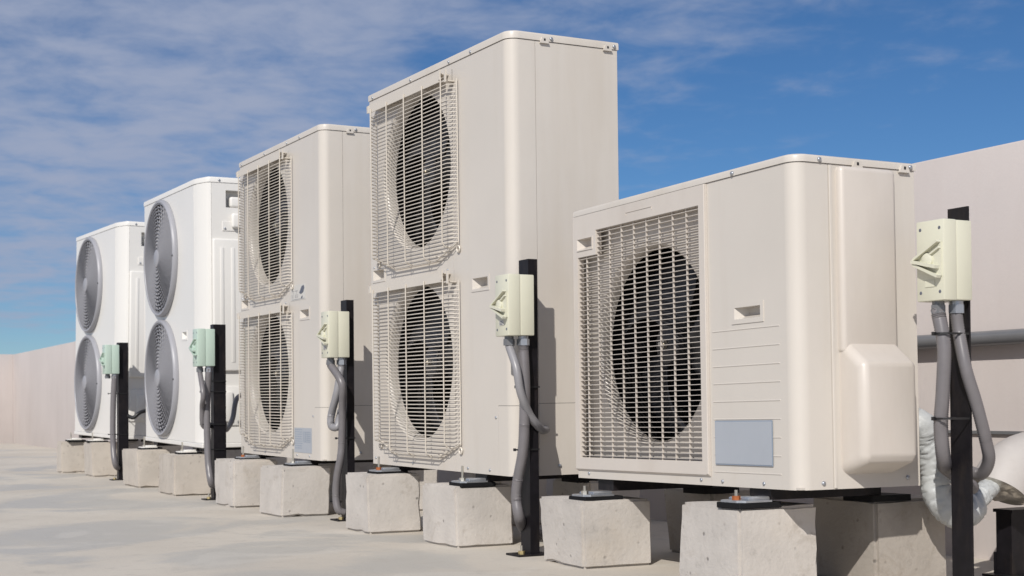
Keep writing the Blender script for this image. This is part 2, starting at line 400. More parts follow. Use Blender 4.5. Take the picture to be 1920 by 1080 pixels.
def handle_recess(parent, x0, x1, z0, z1, y=0, depth=.03, mat=BEI, frame=.008):
    m = MB()
    a, b, c, d = x0-frame, x1+frame, z0-frame, z1+frame; yo = y-.003
    m.plate(a, b, c, d, fxz(yo), rects=[(x0, x1, z0, z1)])
    m.add([(a,yo,c),(b,yo,c),(b,yo,d),(a,yo,d),(a,y+.001,c),(b,y+.001,c),(b,y+.001,d),(a,y+.001,d)], [(0,1,5,4),(1,2,6,5),(2,3,7,6),(3,0,4,7)])
    # pocket: flat roof, sides, floor that slopes up to the back
    e = (x1-x0)*.22; zf = z0+(z1-z0)*.38; yb = y+depth
    m.add([(x0,yo,z0),(x1,yo,z0),(x1,yo,z1),(x0,yo,z1),(x0+e,yb,zf),(x1-e*.2,yb,zf),(x1-e*.2,yb,z1),(x0+e,yb,z1)],
          [(0,1,5,4),(1,2,6,5),(2,3,7,6),(3,0,4,7),(4,5,6,7)])
    return m.build('handle_recess', mat, parent, ang=30)

def fan(parent, cx, cz, r, y, blades=3, mat=BLADE):
    m = MB(); m.lathe([(0, y-.012), (.03, y-.012), (.05, y-.006), (.056, y+.006), (.056, y+.07), (0, y+.07)], cx, cz, 28)
    hub = m.build('fan', mat, parent, merge=True)
    m = MB(); m.lathe([(0, y-.03), (.006, y-.03), (.006, y-.022), (.012, y-.022), (.013, y-.013), (0, y-.013)], cx, cz, 12)
    m.build('hub_nut', ZINC, hub)
    bm_ = MB(); nu, nv = 8, 8; v = []; f = []
    for i in range(nu+1):
        rr = .05+(r-.05)*i/nu; span = R(62+34*i/nu); lead = R(26*(i/nu)**1.5)
        for j in range(nv+1):
            t = j/nv; a = lead+span*(t-.5)
            v.append((rr*math.cos(a), y+.055*(1-t)*(.6+.4*i/nu)+.008+.012*math.sin(math.pi*t), rr*math.sin(a)))
    for i in range(nu):
        for j in range(nv):
            p = i*(nv+1)+j; f.append((p, p+1, p+nv+2, p+nv+1))
    bm_.add(v, f); me = bm_.mesh('blade', mat)
    for k in range(blades):
        o = put('blade', me, hub, (cx, 0, cz), (0, R(360/blades*k+20), 0))
        md = o.modifiers.new('thickness', 'SOLIDIFY'); md.thickness = .003
    return hub
def shroud(parent, cx, cz, r, y0, depth, mat):
    m = MB(); m.lathe([(r, y0), (r-.005, y0+.003), (r-.010, y0+.010), (r-.013, y0+.022), (r-.013, y0+depth)], cx, cz, 64)
    return m.build('fan_shroud', mat, parent, ang=60)
def liner(parent, x0, x1, y0, y1, z0, z1):  # near-black box, shade of the fan space put into its colour
    m = MB(); m.add([(x0,y0,z0),(x1,y0,z0),(x1,y1,z0),(x0,y1,z0),(x0,y0,z1),(x1,y0,z1),(x1,y1,z1),(x0,y1,z1)], [(0,3,2,1),(4,5,6,7),(1,2,6,5),(2,3,7,6),(3,0,4,7)])
    return m.build('chamber_shade', DARK, parent)
def coil(parent, x0, x1, y, z0, z1):
    m = MB(); m.box(x0, x1, y, y+.012, z0, z1)
    k = z0+.02
    while k < z1-.01:
        m.box(x0+.005, x1-.005, y-.008, y-.0005, k, k+.006); k += .025
    return m.build('heat_exchanger', FIN, parent)

def wrap_strip(m, xa, rc, yb, z0, z1, holes=(), arc=None):
    """sheet that runs along the front from x=xa, round the near corner and back to y=yb"""
    if arc is None: arc = [(-rc+rc*math.sin(R(t)), rc-rc*math.cos(R(t))) for t in range(0, 91, 9)]
    if xa < arc[0][0]-1e-6: m.plate(xa, arc[0][0], z0, z1, fxz(0), rects=holes)
    for a, b in zip(arc[:-1], arc[1:]):
        m.add([(a[0], a[1], z0), (b[0], b[1], z0), (b[0], b[1], z1), (a[0], a[1], z1)], [(0, 1, 2, 3)])
    a = arc[-1]
    if yb > a[1]+1e-6: m.add([(0, a[1], z0), (0, yb, z0), (0, yb, z1), (0, a[1], z1)], [(0, 1, 2, 3)])
def lid_part(parent, Wd, D, H, t, rc, mat, over=.004, arc=None):
    o = over
    if arc is None: arc = [(o-(rc+o)+(rc+o)*math.sin(R(q)), -o+(rc+o)-(rc+o)*math.cos(R(q))) for q in range(0, 91, 9)]
    poly = [(-Wd-o, -o)]+arc+[(o, D+o), (-Wd-o, D+o)]
    bm = bmesh.new(); vs = [bm.verts.new((x, y, H-t)) for x, y in poly]; f = bm.faces.new(vs)
    ex = bmesh.ops.extrude_face_region(bm, geom=[f]); vt = [g for g in ex['geom'] if isinstance(g, bmesh.types.BMVert)]
    for q in vt: q.co.z = H
    top = [e for e in bm.edges if e.verts[0].co.z > H-.001 and e.verts[1].co.z > H-.001]
    bmesh.ops.bevel(bm, geom=top, offset=.006, segments=3, affect='EDGES', profile=.5)
    m = MB(); m.bm(bm)
    return m.build('lid', mat, parent, ang=40)
def lug(parent, y, z, mat):                     # little pressed lug with a dark spot for a hole under the lid's side rim
    m = MB(); m.prism([(y-.016, z-.010), (y+.016, z-.010), (y+.008, z+.008), (y-.008, z+.008)], lambda u, v, w: (w, u, v), .003, .009)
    o = m.build('lid_lug', mat, parent, ang=20)
    q = MB(); q.box(.0088, .0095, y-.003, y+.003, z-.003, z+.004); q.build('lug_hole_shade', DARK, o)  # dark spot paints the shade in the hole
    return o
def feet(parent, spec, D, hfront, hrear, o, tilt, boltkind):
    """spec: local x of each foot; rails under the unit with rubber pads on the blocks"""
    tx, ty = tilt
    for x, hf, hr, bk, nk in zip(spec, hfront, hrear, *boltkind):
        zl = lambda h, y: h-o-tx*y+ty*x-.004
        zf = zl(hf, -.03); zr = zl(hr, D+.03); g = -zf
        m = MB(); m.box(x-.04, x+.04, .012, D-.012, -min(g, -zr)*.62, -.001)
        foot = m.build('foot_rail', BLK, parent)
        tk = min(.014, g*.38)
        m = MB(); m.box(x-.045, x+.045, -.080, .04, zf, zf+tk, .002, 1); m.build('rubber_pad', RUB, foot)
        m = MB(); m.box(x-.052, x+.052, D-.05, D+.07, zr, max(zr+.006, -min(g, -zr)*.62-.0005)); m.build('rubber_pad', RUB, foot)
        zp = zf+tk
        m = MB()
        m.prism([(x-.045, -.062), (x-.03, -.078), (x+.03, -.078), (x+.045, -.062), (x+.045, .011), (x-.045, .011)], lambda u, v, w: (u, v, w), zp, zp+.0045)
        m.box(x+.012, x+.04, -.052, .010, zp+.003, zp+.013, .004, 2); m.box(x-.04, x-.026, -.05, .010, zp+.003, zp+.011, .004, 2)
        m.build('foot_plate', WHI if nk is None else GAL, foot, ang=30)
        put('bolt', BOLT[bk], foot, (x-.008, -.05, zp+.001))
        put('nut', NUTZ if nk is None else nk, foot, (x-.008, -.05, zp+.0045))

# ------------------------------------------------------------------ tall beige unit with wire guards
BW, BD, BH = 1.067, .385, 1.345
FX, FR = -.672, .272
def wire_guard(parent, zb):
    gd = MB()                                       # top bar with its two hooks and the chamfered lower rim
    gd.box(-.322, .258, -.038, -.035, .573, .603)
    gd.box(-.322, .258, -.035, -.004, .600, .603)
    gd.box(-.336, -.322, -.040, -.036, .575, .600); gd.box(-.338, -.334, -.040, -.002, .588, .598)
    gd.box(.258, .268, -.040, -.036, .580, .612); gd.box(.300, .310, -.040, -.036, .565, .606); gd.box(.268, .300, -.036, -.002, .570, .574)
    rim = smooth_path([(-.325, -.008, .05), (-.165, -.012, 0), (.165, -.012, 0), (.325, -.008, .05)], .5)
    gd.tube([(-.328, -.008, .05), (-.168, -.012, 0), (.168, -.012, 0), (.328, -.008, .05)], .0030, 6)
    for sx in (-1, 1):
        gd.tube([(sx*.328, -.008, .05), (sx*.328, -.008, .575)], .0022, 6)
        gd.tube([(sx*.322+.010*math.cos(R(a)), -.006, .028+.010*math.sin(R(a))) for a in range(0, 360, 30)], .003, 6, closed=True)
    o = put('fan_guard', gd.mesh('fan_guard', WIRE, ang=40), parent, (FX+.007, 0, zb))
    cache = wire_guard.cache
    def hw(half):
        k = round(half, 4)
        if k not in cache:
            q = MB(); q.tube([(-half-.003, -.006, 0), (-half+.004, -.024, 0), (-half+.018, -.036, 0), (half-.018, -.036, 0), (half-.004, -.024, 0), (half+.003, -.006, 0)], .0017, 6)
            cache[k] = q.mesh('wire', WIRE, ang=70)
        return cache[k]
    z = .012
    while z < .568:
        half = .325 if z >= .05 else .165+.16*z/.05
        put('wire', hw(half), o, (0, 0, z)); z += .01265
    for x in (-.300, -.162, -.015, .132, .275):
        zlow = .002 if abs(x) < .17 else .05*(abs(x)-.165)/.16
        k = ('v', round(zlow, 4))
        if k not in cache:
            q = MB(); q.tube([(0, -.014, zlow), (0, -.034, zlow+.006), (0, -.0405, zlow+.018), (0, -.0405, .585)], .0024, 6); cache[k] = q.mesh('wire', WIRE, ang=70)
        put('wire', cache[k], o, (x, 0, 0))
    return o
wire_guard.cache = {}

def tall_unit():
    r = empty('condensing_unit', (0, 0, 0))
    xs_, gap, rc = -.388, .0006, .036
    H1 = BH-.025
    lz, uz = .36, 1.012
    m = MB(); m.plate(-BW, xs_-gap, 0, H1, fxz(0), rects=[(-1.045, -.948, .664, .700)], circles=[(FX, lz, FR, .29), (FX, uz, FR, .29)])
    m.build('front_panel', BEI, r, thick=.002, ang=30)
    handle_recess(r, -1.045, -.948, .664, .700)
    hz = .213
    m = MB(); wrap_strip(m, xs_+gap, rc, .090-gap, hz+gap, H1, holes=[(-.253, -.149, .579, .613)])
    m.plate(xs_+gap, -.091-gap, 0, hz+gap, fxz(0))
    m.build('corner_panel', BEI, r, thick=.002, ang=30, merge=True)
    handle_recess(r, -.253, -.149, .579, .613)
    m = MB(); wrap_strip(m, -.091+gap, rc, .090-gap, 0, hz-gap); m.build('service_cover', BEI, r, thick=.002, ang=30, merge=True)
    m = MB(); m.plate(.090+gap, BD, .219+gap, H1, fyz(0)); m.build('side_panel', BEI, r, thick=.002)
    m = MB(); m.plate(.090+gap, BD, 0, .219-gap, fyz(0)); m.build('lower_side_panel', BEI, r, thick=.002)
    # rear, far side, floor and a dark sheet painted as the shade behind the seams
    m = MB(); m.add([(-BW,0,0),(-BW,BD,0),(0,BD,0),(0,BD,H1),(-BW,BD,H1),(-BW,0,H1)], [(0,1,4,5),(1,2,3,4)]); m.build('rear_casing', BEI, r, thick=.002)
    m = MB(); m.box(-BW+.004, -.003, .0035, BD-.004, .001, .006); m.build('base_pan', BEI, r)
    m = MB(); m.add([(xs_-.004, .040, .004), (-.06, .040, .004), (-.012, .044, .004), (-.004, .055, .004), (-.004, BD-.006, .004)]+
                    [(xs_-.004, .040, H1), (-.06, .040, H1), (-.012, .044, H1), (-.004, .055, H1), (-.004, BD-.006, H1)], [(i, i+1, i+6, i+5) for i in range(4)])
    m.build('seam_shade', DARK, r)
    lid_part(r, BW, BD, BH, .0235, rc, BEI)
    liner(r, -BW+.006, xs_-.005, .006, BD-.03, .008, H1-.004)
    coil(r, -BW+.02, xs_-.03, BD-.06, .03, H1-.03)
    for cz in (lz, uz):
        shroud(r, FX, cz, FR, 0, .042, BEI); fan(r, FX, cz, FR-.022, .055)
        m = MB(); m.box(FX-.05, FX+.05, BD-.14, BD-.10, cz-.32, cz+.32); m.box(FX-.055, FX+.055, BD-.2, BD-.14, cz-.055, cz+.055, .008); m.build('motor_bracket', GRD, r)
    wire_guard(r, .040); wire_guard(r, .688)
    for p in [(-.106, -.001, .177), (-.386+.012, -.001, .598), (-.30, -.001, .014), (-.15, -.001, .014), (-.72, -.001, .014), (-1.04, -.001, .022), (-1.035, -.001, .71), (-.43, -.001, .655)]: screw(r, p)
    for x in (-1.03, -.70, -.40, -.245): screw(r, (x, -.0045, H1+.008), s=1.1)
    for y in (.145, .372): screw(r, (.0045, y, H1+.010), side=True, s=1.3)
    screw(r, (.001, .16, .028), side=True, s=1.3)
    for y in (.120, .347): lug(r, y, H1+.004, BEI)
    return r
unitC = tall_unit()
unitB = copy_tree(unitC)
def place(u, x, y, z, yw, tx, ty):
    u.location = (x, y, z); u.rotation_euler = (R(tx), R(ty), R(yw))
place(unitC, -3.8242, 2.0328, .2243, .6, .405, .355)
place(unitB, -5.4226, 2.0252, .2234, .015, .094, .332)
tag(unitC, 'tallest beige twin-fan condensing unit with wire guards, no labels, beside the single-fan unit', 'condenser', 'twin-fan beige condensing units')
tag(unitB, 'beige twin-fan condensing unit with wire guards, a warning sticker and a grey data label', 'condenser', 'twin-fan beige condensing units')
feet(unitC, (-.235, -.895), BD, (.190, .203), (.192, .2), .2243, (R(.405), R(.355)), ((.05, .05), (NUTZ, NUTR)))
feet(unitB, (-.205, -.875), BD, (.199, .207), (.2, .205), .2234, (R(.094), R(.332)), ((.06, .05), (NUTZ, NUTR)))
# stickers on unit B
m = MB(); m.box(-.366, -.186, -.0022, -.0012, .657, .721); lb = m.build('warning_sticker', LABP, unitB, smooth=False)
m = MB()
for a, b, c, d in ((-.352, -.322, .695, .698), (-.338, -.334, .668, .695), (-.312, -.282, .695, .698), (-.300, -.296, .668, .695), (-.352, -.346, .668, .682), (-.312, -.306, .668, .682), (-.285, -.279, .668, .682), (-.352, -.2, .660, .6625)): m.box(a, b, -.0028, -.0023, c, d)
m.build('sticker_print', INKP, lb, smooth=False)
m = MB(); m.prism([(-.262, .686), (-.232, .712), (-.208, .716), (-.200, .704), (-.212, .688), (-.24, .68)], lambda u, v, w: (u, w, v), -.0031, -.0023)
m.prism([(-.240, .668), (-.222, .672), (-.224, .662), (-.238, .661)], lambda u, v, w: (u, w, v), -.0031, -.0023); m.build('sticker_symbol', INK, lb, smooth=False)
m = MB(); m.box(-.332, -.124, -.0022, -.0012, .026, .128); lb = m.build('data_label', LABB, unitB, smooth=False)
m = MB()
rs = random.Random(3)
for i in range(9):
    z = .119-i*.0095
    x = -.322
    while x < -.24:
        w = rs.uniform(.008, .03); m.box(x, min(x+w, -.236), -.0027, -.0023, z, z+.003); x += w+.006
for i in range(6): m.box(-.222, -.138, -.0027, -.0023, .070+i*.008, .0722+i*.008)
for i in range(4): m.box(-.222+i*.027, -.2202+i*.027, -.0027, -.0023, .07, .112)
m.build('label_print', LABF, lb, smooth=False)

# ------------------------------------------------------------------ single-fan unit with louvred plastic grille
def single_unit():
    r = empty('condensing_unit', (0, 0, 0)); Wd, D, H = .97, .35, .749
    H1 = H-.0185; xs_ = -.331; rc = .034; gap = .0006
    lid_part(r, Wd, D, H, .0175, rc, BEI)
    # base strip below the grille cover
    m = MB(); m.plate(-Wd, xs_-gap, 0, .050, fxz(0)); m.build('base_strip', BEI, r, thick=.002)
    # cover
    cy = -.007; A = (-.946, -.359, .057, .614); Bq = (-.848, -.359, .613, .681); hd = (-.945, -.866, .634, .664)
    m = MB(); m.plate(-Wd-.001, xs_-.001, .026, H1-.001, fxz(cy), rects=[A, Bq, hd])
    a, b, c, d = -Wd-.001, xs_-.001, .026, H1-.001
    m.add([(a,cy,c),(b,cy,c),(b,cy,d),(a,cy,d),(a,.001,c-.006),(b,.001,c-.006),(b,.001,d),(a,.001,d)], [(0,1,5,4),(1,2,6,5),(3,0,4,7)])
    # inner reveals of the opening
    dp = cy+.018
    pl = [(-.946, .057), (-.359, .057), (-.359, .681), (-.848, .681), (-.848, .614), (-.946, .614)]
    for p, q in zip(pl, pl[1:]+pl[:1]): m.add([(p[0], cy, p[1]), (q[0], cy, q[1]), (q[0], dp, q[1]), (p[0], dp, p[1])], [(0, 1, 2, 3)])
    cov = m.build('grille_cover', BEIP, r, ang=25, thick=.0016)
    # raised rim at the right edge and faint nameplate frame
    m = MB(); m.box(xs_-.010, xs_-.002, cy-.0025, cy+.001, .027, H1-.002, .001, 1); m.build('cover_rim', BEIP, cov)
    m = MB(); x0, x1, z0, z1 = -.69, -.565, .699, .707
    for q in ((x0, x1, z1-.001, z1), (x1-.0012, x1, z0, z1), (x0, x0+.001, z0, z1)): m.box(q[0], q[1], cy-.0022, cy, q[2], q[3])
    m.build('nameplate_frame', BEIP, cov)
    handle_recess(r, hd[0], hd[1], hd[2], hd[3], cy, .022, BEIP, .003)
    # louvres and bars
    def slat(w):
        q = MB(); q.prism([(-.0045, 0), (.0050, .0000), (.0050, .0008), (-.0045, .0013)], lambda u, v, t: (t, u, v), 0, w); return q.mesh('slat', BEIP, smooth=False)
    long_, short_ = slat(.587), slat(.489); z = .0625; pitch = .01298
    while z < .676:
        put('slat', long_ if z < .608 else short_, cov, (-.946 if z < .608 else -.848, cy+.0075, z)); z += pitch
    q = MB(); q.box(-.0008, .0008, .0045, .010, 0, .556); qs = q.mesh('bar', BEIP, smooth=False)
    q = MB(); q.box(-.0008, .0008, .0045, .010, 0, .623); ql = q.mesh('bar', BEIP, smooth=False)
    for k in range(9):
        x = -.907+k*.0608
        put('bar', ql if x > -.84 else qs, cov, (x, cy, .0575))
    # ring plate, shroud and fan behind
    cx, cz, fr = -.636, .357, .266
    m = MB(); m.plate(-Wd+.004, xs_-.003, .03, H1-.004, fxz(.032), circles=[(cx, cz, fr, .29)]); m.build('orifice_panel', BEI, r, thick=.002)
    shroud(r, cx, cz, fr, .032, .034, BEI)
    fan(r, cx, cz, fr-.022, .085)
    liner(r, -Wd+.006, xs_-.004, .036, D-.02, .008, H1-.003)
    coil(r, -Wd+.02, xs_-.03, D-.05, .03, H1-.03)
    m = MB(); m.box(cx-.04, cx+.04, D-.13, D-.09, .05, .68); m.box(cx-.05, cx+.05, D-.19, D-.13, cz-.05, cz+.05, .008); m.build('motor_bracket', GRD, r)
    # right-hand front panel with pressed grooves, wrapping the corner
    m = MB()
    grooves = [.370, .328, .2855, .2445, .202, .160, .118, .076, .035]
    wrap_strip(m, xs_+gap, rc, .095-gap, 0, H1, holes=[(-.226, -.127, .393, .420)])
    m.build('corner_panel', BEI, r, thick=.002, ang=30, merge=True)
    handle_recess(r, -.226, -.127, .393, .420, 0, .026, BEI, .011)
    q = MB(); q.box(0, .258, -.0022, .0006, -.0026, .0008, .0008, 1); pg = q.mesh('pressed_rib', BEI)
    for z in grooves: put('pressed_rib', pg, r, (-.318, 0, z))
    m = MB(); m.box(-.309, -.088, -.0042, -.003, .0515, .156); lb = m.build('blank_label', LABF, r, smooth=False)
    m = MB(); m.box(-.3065, -.0905, -.0050, -.0043, .054, .1535); m.build('label_face', LABB, lb, smooth=False)
    m = MB(); m.plate(.095+gap, D, 0, H1, fyz(0)); m.build('side_panel', BEI, r, thick=.002)
    m = MB(); m.box(.0005, .004, .0965, .1045, .002, H1-.002, .001, 1); m.build('side_flange', BEI, r)
    m = MB(); m.add([(-Wd,0,0),(-Wd,D,0),(0,D,0),(0,D,H1),(-Wd,D,H1),(-Wd,0,H1)], [(0,1,4,5),(1,2,3,4)]); m.build('rear_casing', BEI, r, thick=.002)
    m = MB(); m.box(-Wd+.004, -.003, .0035, D-.004, .001, .006); m.build('base_pan', BEI, r)
    m = MB(); m.add([(xs_-.003, .036, .004), (-.06, .036, .004), (-.012, .042, .004), (-.004, .055, .004), (-.004, D-.006, .004)]+
                    [(xs_-.003, .036, H1), (-.06, .036, H1), (-.012, .042, H1), (-.004, .055, H1), (-.004, D-.006, H1)], [(i, i+1, i+6, i+5) for i in range(4)])
    m.build('seam_shade', DARK, r)  # dark sheet colours in the shade behind the seams
    # moulded pipe cover on the side: flat upper part, bulging lower part
    bm = bmesh.new(); bmesh.ops.create_cube(bm, size=1)
    for v in bm.verts: v.co = Vector((.006+v.co.x*.028, .197+v.co.y*.163, .515+v.co.z*.424))
    bmesh.ops.bevel(bm, geom=[e for e in bm.edges if max(v.co.x for v in e.verts) > .015], offset=.012, segments=4, affect='EDGES', profile=.5)
    m = MB(); m.bm(bm)
    bm = bmesh.new()
    prof = [(-.004, .336), (.014, .330), (.072, .284), (.077, .275), (.079, .075), (.070, .058), (-.004, .030)]
    y0, y1 = .119, .282
    va = [bm.verts.new((x, y0, z)) for x, z in prof]; vb = [bm.verts.new((x, y1, z)) for x, z in prof]; n_ = len(prof)
    bm.faces.new(va); bm.faces.new(vb[::-1])
    for i in range(n_): bm.faces.new((va[i], vb[i], vb[(i+1) % n_], va[(i+1) % n_]))
    bmesh.ops.recalc_face_normals(bm, faces=bm.faces)
    ed = [e for e in bm.edges if abs(e.verts[0].co.y-e.verts[1].co.y) < 1e-5 and max(v.co.x for v in e.verts) > .01]
    bmesh.ops.bevel(bm, geom=ed, offset=.022, segments=6, affect='EDGES', profile=.5, clamp_overlap=True)
    ed = [e for e in bm.edges if abs(e.verts[0].co.y-e.verts[1].co.y) > .05 and min(v.co.x for v in e.verts) > .01]
    bmesh.ops.bevel(bm, geom=ed, offset=.007, segments=3, affect='EDGES', profile=.5, clamp_overlap=True)
    m.bm(bm)
    m.build('pipe_cover', BEIP, r, ang=60)
    for p in [(-.373, -.001, .013), (-.285, -.001, .0115), (-.125, -.001, .0115), (-.91, -.001, .014)]: screw(r, p)
    screw(r, (-.222, -.0045, H1+.007), s=1.2)
    for y in (.068, .336): screw(r, (.0045, y, H1+.008), side=True, s=1.2)
    for p in [(.001, .066, .014), (.001, .312, .020)]: screw(r, p, side=True, s=1.2)
    for y in (.176, .316): lug(r, y, H1+.004, BEI)
    return r
unit5 = single_unit()
place(unit5, -2.5175, 2.0519, .2455, -.508, -.017, -.637)
tag(unit5, 'low beige single-fan condensing unit with square louvred grille and blank grey label', 'condenser')
feet(unit5, (-.158, -.845), .35, (.204, .182), (.206, .19), .2455, (R(-.017), R(-.637)), ((.026, .026), (NUTR, NUTZ)))

# ------------------------------------------------------------------ white units with round guards
def white_unit():
    r = empty('condensing_unit', (0, 0, 0)); Wd, D, H = 1.163, .33, 1.357
    H1 = H-.028; arc = [(-.135, 0), (-.10, .006), (-.018, .030), (-.006, .037), (0, .05)]
    gap = .001; FXw = -.760; rG = .318
    lid_part(r, Wd, D, H, .027, .03, WHI, arc=[(-.135, -.004), (-.10, .002), (-.016, .027), (-.002, .034), (.004, .048)])
    cs = ((FXw, .345), (FXw, 1.000))
    m = MB(); wrap_strip(m, -Wd, 0, .056-gap, .012, H1, arc=arc); m.v = []; m.f = []
    m.plate(-Wd, -.135, .012, H1, fxz(0), rects=[(-.368, -.285, .547, .583)], circles=[(x, z, .290, .32) for x, z in cs])
    for a, b in zip(arc[:-1], arc[1:]): m.add([(a[0], a[1], .012), (b[0], b[1], .012), (b[0], b[1], H1), (a[0], a[1], H1)], [(0, 1, 2, 3)])
    m.build('front_panel', WHI, r, thick=.002, ang=22, merge=True)
    handle_recess(r, -.368, -.285, .547, .583, 0, .025, WHI, .008)
    m = MB(); m.plate(.05+gap, D, .012, H1, fyz(0), rects=[(.125, .245, 1.205, 1.292)]); m.build('side_panel', WHI, r, thick=.002)
    m = MB(); m.add([(0,.125,1.205),(0,.245,1.205),(0,.245,1.292),(0,.125,1.292),(-.05,.125,1.205),(-.05,.245,1.205),(-.05,.245,1.292),(-.05,.125,1.292)], [(0,1,5,4),(1,2,6,5),(2,3,7,6),(3,0,4,7),(4,5,6,7)])
    m.lathe([(0, 0)], 0, 0, 3) if False else None
    rec = m.build('side_recess', WHI, r)
    m = MB(); m.box(-.045, -.004, .150, .25, 1.208, 1.262, .012, 4); m.build('side_grip', WHI, rec)
    m = MB(); m.box(.0008, .005, .105, .30, 1.085, 1.135, .002, 1); m.box(.004, .03, .150, .30, 1.10, 1.175, .012, 4); m.build('valve_hood', WHI, r)
    m = MB(); m.box(.0005, .020, .052, .31, .375, 1.045, .0095, 4); pn = m.build('pressed_side_panel', WHI, r)
    for y in (.098, .155, .212, .269):
        m = MB(); m.box(.0195, .0225, y-.009, y+.009, .42, 1.0, .0014, 2); m.build('panel_rib', WHI, pn)
    m = MB(); m.box(.0008, .010, .06, .30, .10, .30, .004, 2); m.box(.01, .022, .10, .15, .12, .27, .005, 2); m.build('terminal_cover', WHI, r)
    m = MB(); m.box(-Wd-.003, .003, -.006, D+.003, -.012, .0108, .003, 1); m.build('base_pan', WHI, r)
    m = MB(); m.add([(-Wd,0,.012),(-Wd,D,.012),(0,D,.012),(0,D,H1),(-Wd,D,H1),(-Wd,0,H1)], [(0,1,4,5),(1,2,3,4)]); m.build('rear_casing', WHI, r, thick=.002)
    m = MB(); m.add([(-.14, .03, .014), (-.07, .050, .014), (-.06, .07, .014), (-.06, D-.01, .014), (-.14, .03, H1), (-.07, .050, H1), (-.06, .07, H1), (-.06, D-.01, H1)], [(i, i+1, i+5, i+4) for i in range(3)]); m.build('seam_shade', DARK, r)  # dark sheet gives the panel gaps a painted shade
    liner(r, -Wd+.006, -.40, .10, D-.03, .016, H1-.004)
    for cx, cz in cs:
        shroud(r, cx, cz, .290, 0, .1, GRDL); fan(r, cx, cz, .262, .05)
        rim = MB(); rim.lathe([(rG, -.0012), (rG+.003, -.010), (rG+.001, -.024), (rG-.006, -.031), (rG-.015, -.030), (rG-.018, -.024), (rG-.018, -.0012)], cx, cz, 72)
        gd = rim.build('fan_guard', GRDL, r, ang=50)
        if not white_unit.ring:
            n_ = 13
            for k in range(n_):
                rr = .058+(rG-.022-.058)*k/(n_-1); y = -.026-.012*(1-(rr/.3)**2)
                q = MB(); q.lathe([(rr, y), (rr+.0040, y), (rr+.0042, y+.010), (rr-.0002, y+.010)], 0, 0, 56, closed=True)
                white_unit.ring.append(q.mesh('ring', GRD, ang=50))
            q = MB(); q.lathe([(0, -.042), (.040, -.0415), (.048, -.038), (.050, -.026)], 0, 0, 32); white_unit.disc.append(q.mesh('centre_cap', GRDL, merge=True))
            q = MB()
            for k in range(32):
                pts = []
                for j in range(9):
                    rr = .046+(rG-.02-.046)*j/8; a = R(11.25*k)+R(38)*(j/8)
                    pts.append((rr*math.cos(a), rr*math.sin(a), -.022-.012*(1-(rr/.3)**2)))
                v = []; f = []
                for (x, z, y) in pts:
                    v += [(x, y, z), (x, y+.009, z)]
                for j in range(8): f.append((2*j, 2*j+1, 2*j+3, 2*j+2))
                q.add(v, f)
            white_unit.disc.append(q.mesh('spiral_ribs', GRD))
        for me in white_unit.ring: put('ring', me, gd, (cx, 0, cz))
        put('centre_cap', white_unit.disc[0], gd, (cx, 0, cz))
        sr = put('spiral_ribs', white_unit.disc[1], gd, (cx, 0, cz)); sr['kind'] = 'stuff'
        md = sr.modifiers.new('thickness', 'SOLIDIFY'); md.thickness = .0020; md.offset = 0
        m = MB(); m.box(cx+rG-.016, cx+rG-.004, -.0325, -.029, cz-.012, cz-.004); m.build('guard_clip', BLK, gd)
    for y in (.09,): screw(r, (.0045, y, H1+.012), side=True, s=1.4)
    screw(r, (.006, .118, 1.098), side=True, s=1.3)
    return r
white_unit.ring = []; white_unit.disc = []
unitA2 = white_unit(); unitA1 = copy_tree(unitA2)
place(unitA2, -7.139, 2.029, .2350+.012, .027, .414, .887)
place(unitA1, -9.125, 2.063, .2514+.006, 2.16, -.5, .786)
tag(unitA2, 'white twin-fan condensing unit with round grey guards, next to the beige units', 'condenser', 'white condensing units')
tag(unitA1, 'white twin-fan condensing unit with round grey guards, by the end wall', 'condenser', 'white condensing units')
feet(unitA2, (-.20, -1.00), .33, (.202, .208), (.202, .206), .247, (R(.414), R(.887)), ((.05, .06), (None, None)))
feet(unitA1, (-.47, -1.06), .33, (.220, .216), (.220, .216), .2574, (R(-.5), R(.786)), ((.05, .05), (None, None)))

